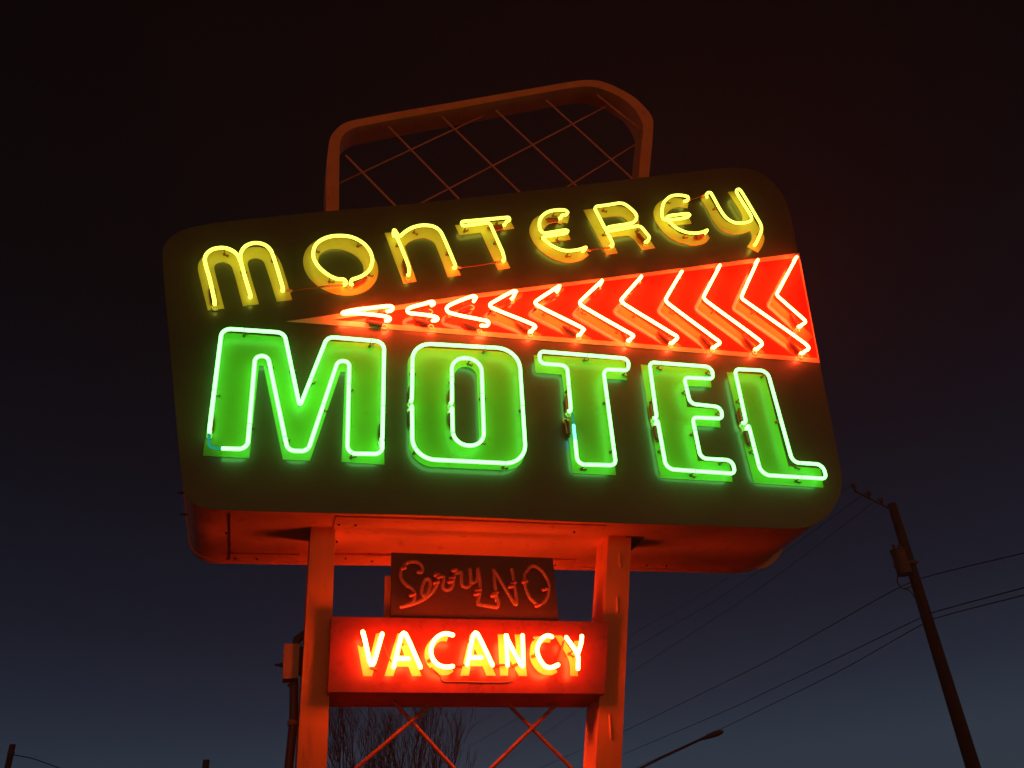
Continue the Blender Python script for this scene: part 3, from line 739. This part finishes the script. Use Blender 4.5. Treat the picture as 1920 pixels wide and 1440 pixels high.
tc = at(1690, 1054, UYD - 0.25)
th = (at(1690, 1032, tc.y) - at(1690, 1078, tc.y)).length
bm = bmesh.new(); lathe(bm, (tc.x, tc.y), [(tc.z - th*.48, .13), (tc.z - th*.47, .17), (tc.z + th*.40, .17), (tc.z + th*.42, .185), (tc.z + th*.46, .185), (tc.z + th*.50, .12)])
me = mesh_of(bm, True); me.set_sharp_from_angle(angle=math.radians(40))
tf = link('transformer', me, M['can'], up)
for dx in (-0.07, 0.09):
    bm = bmesh.new(); lathe(bm, (tc.x + dx, tc.y), [(tc.z + th*.46, .03), (tc.z + th*.52, .045), (tc.z + th*.56, .03), (tc.z + th*.62, .045), (tc.z + th*.68, .02)], 10)
    link('bushing', mesh_of(bm, True), M['dark'], tf)
bm = bmesh.new(); box_bm(bm, (tc.x, tc.y - 0.05, tc.z - 0.03), (pb.x, UYD + 0.05, tc.z + 0.03)); link('mounting_bracket', mesh_of(bm), M['dark'], up)
c1 = tpoint(960); arm_end = at_z(1603, 921, c1.z)
bm = bmesh.new(); sweep(bm, [c1 + (c1 - arm_end) * 0.06, c1.lerp(arm_end, .5), arm_end], 0.028, 4, False)
arm = link('crossarm', mesh_of(bm), M['wood'], up)
ins = []
for f in (0.99, 0.62, 0.30):
    p = c1.lerp(arm_end, f); ins.append(p + Vector((0, 0, 0.2)))
    bm = bmesh.new(); lathe(bm, (p.x, p.y), [(p.z + .02, .02), (p.z + .08, .02), (p.z + .09, .055), (p.z + .12, .05), (p.z + .14, .06), (p.z + .2, .03)], 10)
    link('insulator', mesh_of(bm, True), M['dark'], arm)
def wire(points, r, label, name='power_line', group='power lines behind the sign', cat='power line'):
    """points: (u, v, distance ahead) along one hanging cable"""
    P = [p if isinstance(p, Vector) else at(*p) for p in points]
    bm = bmesh.new(); sweep(bm, smart(P, False, 120, 8), r, 6, False)
    o = link(name, mesh_of(bm, True), M['wire'], None)
    return tag(o, label, cat, group)
wire([(2120,990,9), (1920,1037,13), (1732,1083,16.8), (1687,1101,17.2), (1560,1172,21), (1440,1239,26), (1255,1330,36), (1170,1371,42), (1053,1422,52), (900,1490,70)], 0.011, 'thick cable meeting the utility pole just under the transformer')
wire([(2120,1050,9), (1920,1102,13), (1747,1149,16.8), (1729,1157,17.2), (1580,1229,22), (1440,1296,28), (1367,1330,32), (1169,1414,46), (1000,1485,62)], 0.012, 'upper of the two parallel cables meeting the utility pole below the transformer')
wire([(2120,1066,9), (1920,1116,13), (1755,1159,16.8), (1723,1174,17.2), (1580,1255,22), (1440,1324,28), (1351,1367,34), (1200,1436,46), (1100,1480,56)], 0.011, 'lower of the two parallel cables meeting the utility pole below the transformer')
wire([ins[0], (1352,1092,30), (1180,1192,40), (880,1366,60), (700,1470,80)], 0.0075, 'faint wire from the far end of the crossarm', group='thin wires from the crossarm')
wire([ins[1], (1355,1117,30), (1177,1222,40), (880,1400,60), (740,1480,80)], 0.0075, 'faint wire from the middle of the crossarm', group='thin wires from the crossarm')
wire([ins[2], (1400,1120,30), (1182,1262,40), (1000,1390,60), (860,1480,80)], 0.0075, 'faint wire from the crossarm insulator closest to the pole', group='thin wires from the crossarm')
bm = bmesh.new(); sweep(bm, smart([at(1684,1078,UYD-.2), at(1683,1092,UYD-.2), at(1692,1103,UYD-.2), at(1709,1100,UYD-.1)], False, 120, 6), 0.014, 6, False)
link('drop_wire', mesh_of(bm, True), M['wire'], up)
bm = bmesh.new(); sweep(bm, smart([at(1692,1103,UYD-.2), at(1706,1108,UYD-.2), at(1716,1122,UYD-.1)], False, 120, 6), 0.012, 6, False)
link('drop_wire', mesh_of(bm, True), M['wire'], up)

def small_pole(u_t, v_t, u_b, y, r, label):
    T = at(u_t, v_t, y); B = at(u_b, 1440, y)
    d = T - B; g = B - d * (B.z / d.z)
    g = Vector((B.x + (g.x - B.x) * 0.3, y, 0))
    o = thing('wooden_pole', (g.x, g.y, 0), label, 'wooden pole', 'wooden poles far left')
    shaft(o, g, T, r * 1.3, r, M['wood'])
    bm = bmesh.new(); lathe(bm, (T.x, T.y), [(T.z - 0.25, r * 1.15), (T.z - 0.19, r * 1.15)], 12); link('pole_band', mesh_of(bm, True), M['dark'], o)
    return T
T1 = small_pole(24, 1396, 13, 30, 0.085, 'thin wooden pole at the far left with a wire running off it')
T2 = small_pole(387, 1425, 385.5, 26, 0.085, 'short wooden pole top between the far left pole and the sign')
wire([T1 + Vector((0.08, 0, -0.28)), (60,1422,30.5), (112,1440,31.5), (200,1466,33), (340,1490,36)], 0.014, 'thin wire sloping down from the far left pole', group='wires on the left')

# street lamp whose arm pokes up right of the sign
lg = at(1190, 1450, 22.0)
sl = thing('street_lamp', (lg.x, 22, 0), 'slim street lamp arm with a flat unlit head right of the sign post', 'street lamp')
bm = bmesh.new(); A = [at(1190,1446,22), at(1240,1421,21.5), at(1285,1400,21), at(1312,1387,20.6)]
sweep(bm, smart(A, False, 60, 4), 0.028, 8, False); link('arm', mesh_of(bm, True), M['lamp_metal'], sl)
bm = bmesh.new(); A0 = at(1308,1389,20.6); A1 = at(1356,1370.5,20.0); d = (A1 - A0)
st = [(0, .03), (.2, .045), (.45, .085), (.75, .10), (.93, .07), (1.0, .02)]
rs = []
sd = d.cross(Vector((0, 0, 1))).normalized(); uv = sd.cross(d).normalized()
for f, w in st: rs.append([bm.verts.new(A0 + d * f + sd * w * 1.3 * math.cos(a) + uv * w * .62 * math.sin(a)) for a in [2*math.pi*k/12 for k in range(12)]])
for a, b in zip(rs, rs[1:]):
    for k in range(12): bm.faces.new((a[k], a[(k+1)%12], b[(k+1)%12], b[k]))
bm.faces.new(rs[0]); bm.faces.new(rs[-1]); link('lamp_head', mesh_of(bm, True), M['lamp_metal'], sl)
shaft(sl, Vector((lg.x, 22, 0)), Vector((lg.x, 22, lg.z + 0.1)), 0.09, 0.05, M['lamp_metal'], 'lamp_post')

# ------------------------------------------------------------------ bare tree behind the sign
TYD = 15.0
troot = at(712, 1560, TYD); 
tree = thing('bare_tree', (troot.x, TYD, 0), 'leafless tree with many upright twigs behind the sign posts', 'tree')
top_z = at(700, 1330, TYD).z
trb = bmesh.new(); crb = bmesh.new()
fork = top_z * 0.42
def branch(bm, p, d, ln, r, lvl, bend):
    pts = [p.copy()]; dd = d.copy(); n = 7
    for i in range(n):
        dd = (dd + Vector((random.gauss(0, bend), random.gauss(0, bend), 0.03 + random.gauss(0, bend * .5)))).normalized()
        p = p + dd * ln / n; pts.append(p.copy())
    k = len(pts); seg = 6 if lvl < 2 else 4
    rings = []
    for i, q in enumerate(pts):
        rr = r * (1 - 0.72 * i / (k - 1))
        t = (pts[min(i+1, k-1)] - pts[max(i-1, 0)]).normalized(); a = t.orthogonal().normalized(); b = t.cross(a)
        if i:  # keep frames aligned
            a = (pa - t * pa.dot(t)).normalized(); b = t.cross(a)
        pa = a
        rings.append([bm.verts.new(q + (a*math.cos(2*math.pi*s/seg) + b*math.sin(2*math.pi*s/seg)) * rr) for s in range(seg)])
    for x, y in zip(rings, rings[1:]):
        for s in range(seg): bm.faces.new((x[s], x[(s+1)%seg], y[(s+1)%seg], y[s]))
    bm.faces.new(rings[-1])
    if lvl < 4:
        for c in range((4, 4, 4, 2)[lvl]):
            i = random.randint(2, k - 1); q = pts[i]
            t = (pts[i] - pts[i-1]).normalized()
            sidev = Vector((random.gauss(0, 1), random.gauss(0, 1), random.uniform(0, .5))).normalized()
            nd = (t * 0.95 + sidev * random.uniform(.28, .6) + Vector((0, 0, .25))).normalized()
            branch(bm, q, nd, ln * random.uniform(.5, .75), max(.0045, r * (1 - .72*i/(k-1)) * .62), lvl + 1, bend)
lathe(trb, (troot.x, TYD), [(0, .22), (fork * .3, .17), (fork * .8, .15), (fork + .15, .13)], 12)
link('trunk', mesh_of(trb, True), M['bark'], tree)
for i in range(11):
    a = 2 * math.pi * i / 11 + random.uniform(-.3, .3); sp = random.uniform(.15, .8)
    d = Vector((math.cos(a) * sp * 1.2 + .12, math.sin(a) * sp * .8, 1)).normalized()
    branch(crb, Vector((troot.x, TYD, fork + .05)), d, (top_z - fork) * random.uniform(.50, .68), .06, 0, .065)
link('branches', mesh_of(crb, True), M['bark'], tree)

# ------------------------------------------------------------------ ground
bm = bmesh.new(); s = 700
vs = [bm.verts.new(c) for c in ((-s, -s, 0), (s, -s, 0), (s, s, 0), (-s, s, 0))]; bm.faces.new(vs)
g = link('ground', mesh_of(bm), M['ground']); tag(g, kind='structure')

# thin haze added so the tubes' light glows out into the sky
bm = bmesh.new(); box_bm(bm, (-710, -710, -1), (710, 710, pt.z + 3.0))
mh = bpy.data.materials.new('added_haze'); mh.use_nodes = True; nh = mh.node_tree; nh.nodes.clear()
oh = nh.nodes.new('ShaderNodeOutputMaterial'); vh = nh.nodes.new('ShaderNodeVolumePrincipled')
vh.inputs['Density'].default_value = 0.0042; vh.inputs['Color'].default_value = (.9, .9, .9, 1)
vh.inputs['Anisotropy'].default_value = 0.2
nh.links.new(vh.outputs[0], oh.inputs['Volume'])
tag(link('haze', mesh_of(bm), mh), kind='stuff')
# ------------------------------------------------------------------ night sky
w = bpy.data.worlds.new('World'); scene.world = w; w.use_nodes = True
nt = w.node_tree; nt.nodes.clear(); Lk = nt.links
out = nt.nodes.new('ShaderNodeOutputWorld')
sky = nt.nodes.new('ShaderNodeTexSky'); sky.sky_type = 'NISHITA'; sky.sun_disc = False
sky.sun_elevation = math.radians(-8); sky.sun_rotation = math.radians(20)
bs = nt.nodes.new('ShaderNodeBackground'); bs.inputs['Strength'].default_value = 0.05
Lk.new(sky.outputs[0], bs.inputs['Color'])
tc = nt.nodes.new('ShaderNodeTexCoord'); sx = nt.nodes.new('ShaderNodeSeparateXYZ'); Lk.new(tc.outputs['Generated'], sx.inputs[0])
ramp = nt.nodes.new('ShaderNodeValToRGB'); Lk.new(sx.outputs['Z'], ramp.inputs['Fac'])
cr = ramp.color_ramp; cr.interpolation = 'B_SPLINE'
stops = [(0.0, (.045,.075,.105)), (0.14, (.026,.046,.070)), (0.20, (.0145,.0240,.0420)), (0.28, (.0065,.0108,.0220)), (0.43, (.0018,.0034,.0070)), (0.62, (.0010,.0012,.0018)), (1.0, (.0006,.0005,.0006))]
cr.elements[0].position = 0.0; cr.elements[0].color = (*stops[0][1], 1)
cr.elements[1].position = 1.0; cr.elements[1].color = (*stops[-1][1], 1)
for p, c in stops[1:-1]:
    e = cr.elements.new(p); e.color = (*c, 1)
br = nt.nodes.new('ShaderNodeBackground'); Lk.new(ramp.outputs[0], br.inputs['Color'])
# warm front fill added low in the sky behind the viewer, for posts and frame
m1 = nt.nodes.new('ShaderNodeMapRange'); m1.interpolation_type = 'SMOOTHSTEP'; Lk.new(sx.outputs['Y'], m1.inputs['Value'])
m1.inputs['From Min'].default_value = -0.15; m1.inputs['From Max'].default_value = -0.9
m2 = nt.nodes.new('ShaderNodeMapRange'); m2.interpolation_type = 'SMOOTHSTEP'; Lk.new(sx.outputs['Z'], m2.inputs['Value'])
m2.inputs['From Min'].default_value = 0.42; m2.inputs['From Max'].default_value = 0.0
mu = nt.nodes.new('ShaderNodeMath'); mu.operation = 'MULTIPLY'; Lk.new(m1.outputs[0], mu.inputs[0]); Lk.new(m2.outputs[0], mu.inputs[1])
bg = nt.nodes.new('ShaderNodeBackground'); bg.inputs['Color'].default_value = (1.3, 0.37, 0.075, 1); Lk.new(mu.outputs[0], bg.inputs['Strength'])
a1 = nt.nodes.new('ShaderNodeAddShader'); a2 = nt.nodes.new('ShaderNodeAddShader')
Lk.new(bs.outputs[0], a1.inputs[0]); Lk.new(br.outputs[0], a1.inputs[1]); Lk.new(a1.outputs[0], a2.inputs[0]); Lk.new(bg.outputs[0], a2.inputs[1])
Lk.new(a2.outputs[0], out.inputs['Surface'])

# ------------------------------------------------------------------ render settings
scene.view_settings.view_transform = 'Standard'; scene.view_settings.look = 'None'
scene.view_settings.exposure = 0; scene.view_settings.gamma = 1
scene.render.engine = 'CYCLES'
scene.cycles.use_denoising = True
scene.cycles.max_bounces = 6; scene.cycles.diffuse_bounces = 3; scene.cycles.glossy_bounces = 3
scene.cycles.caustics_reflective = False; scene.cycles.caustics_refractive = False
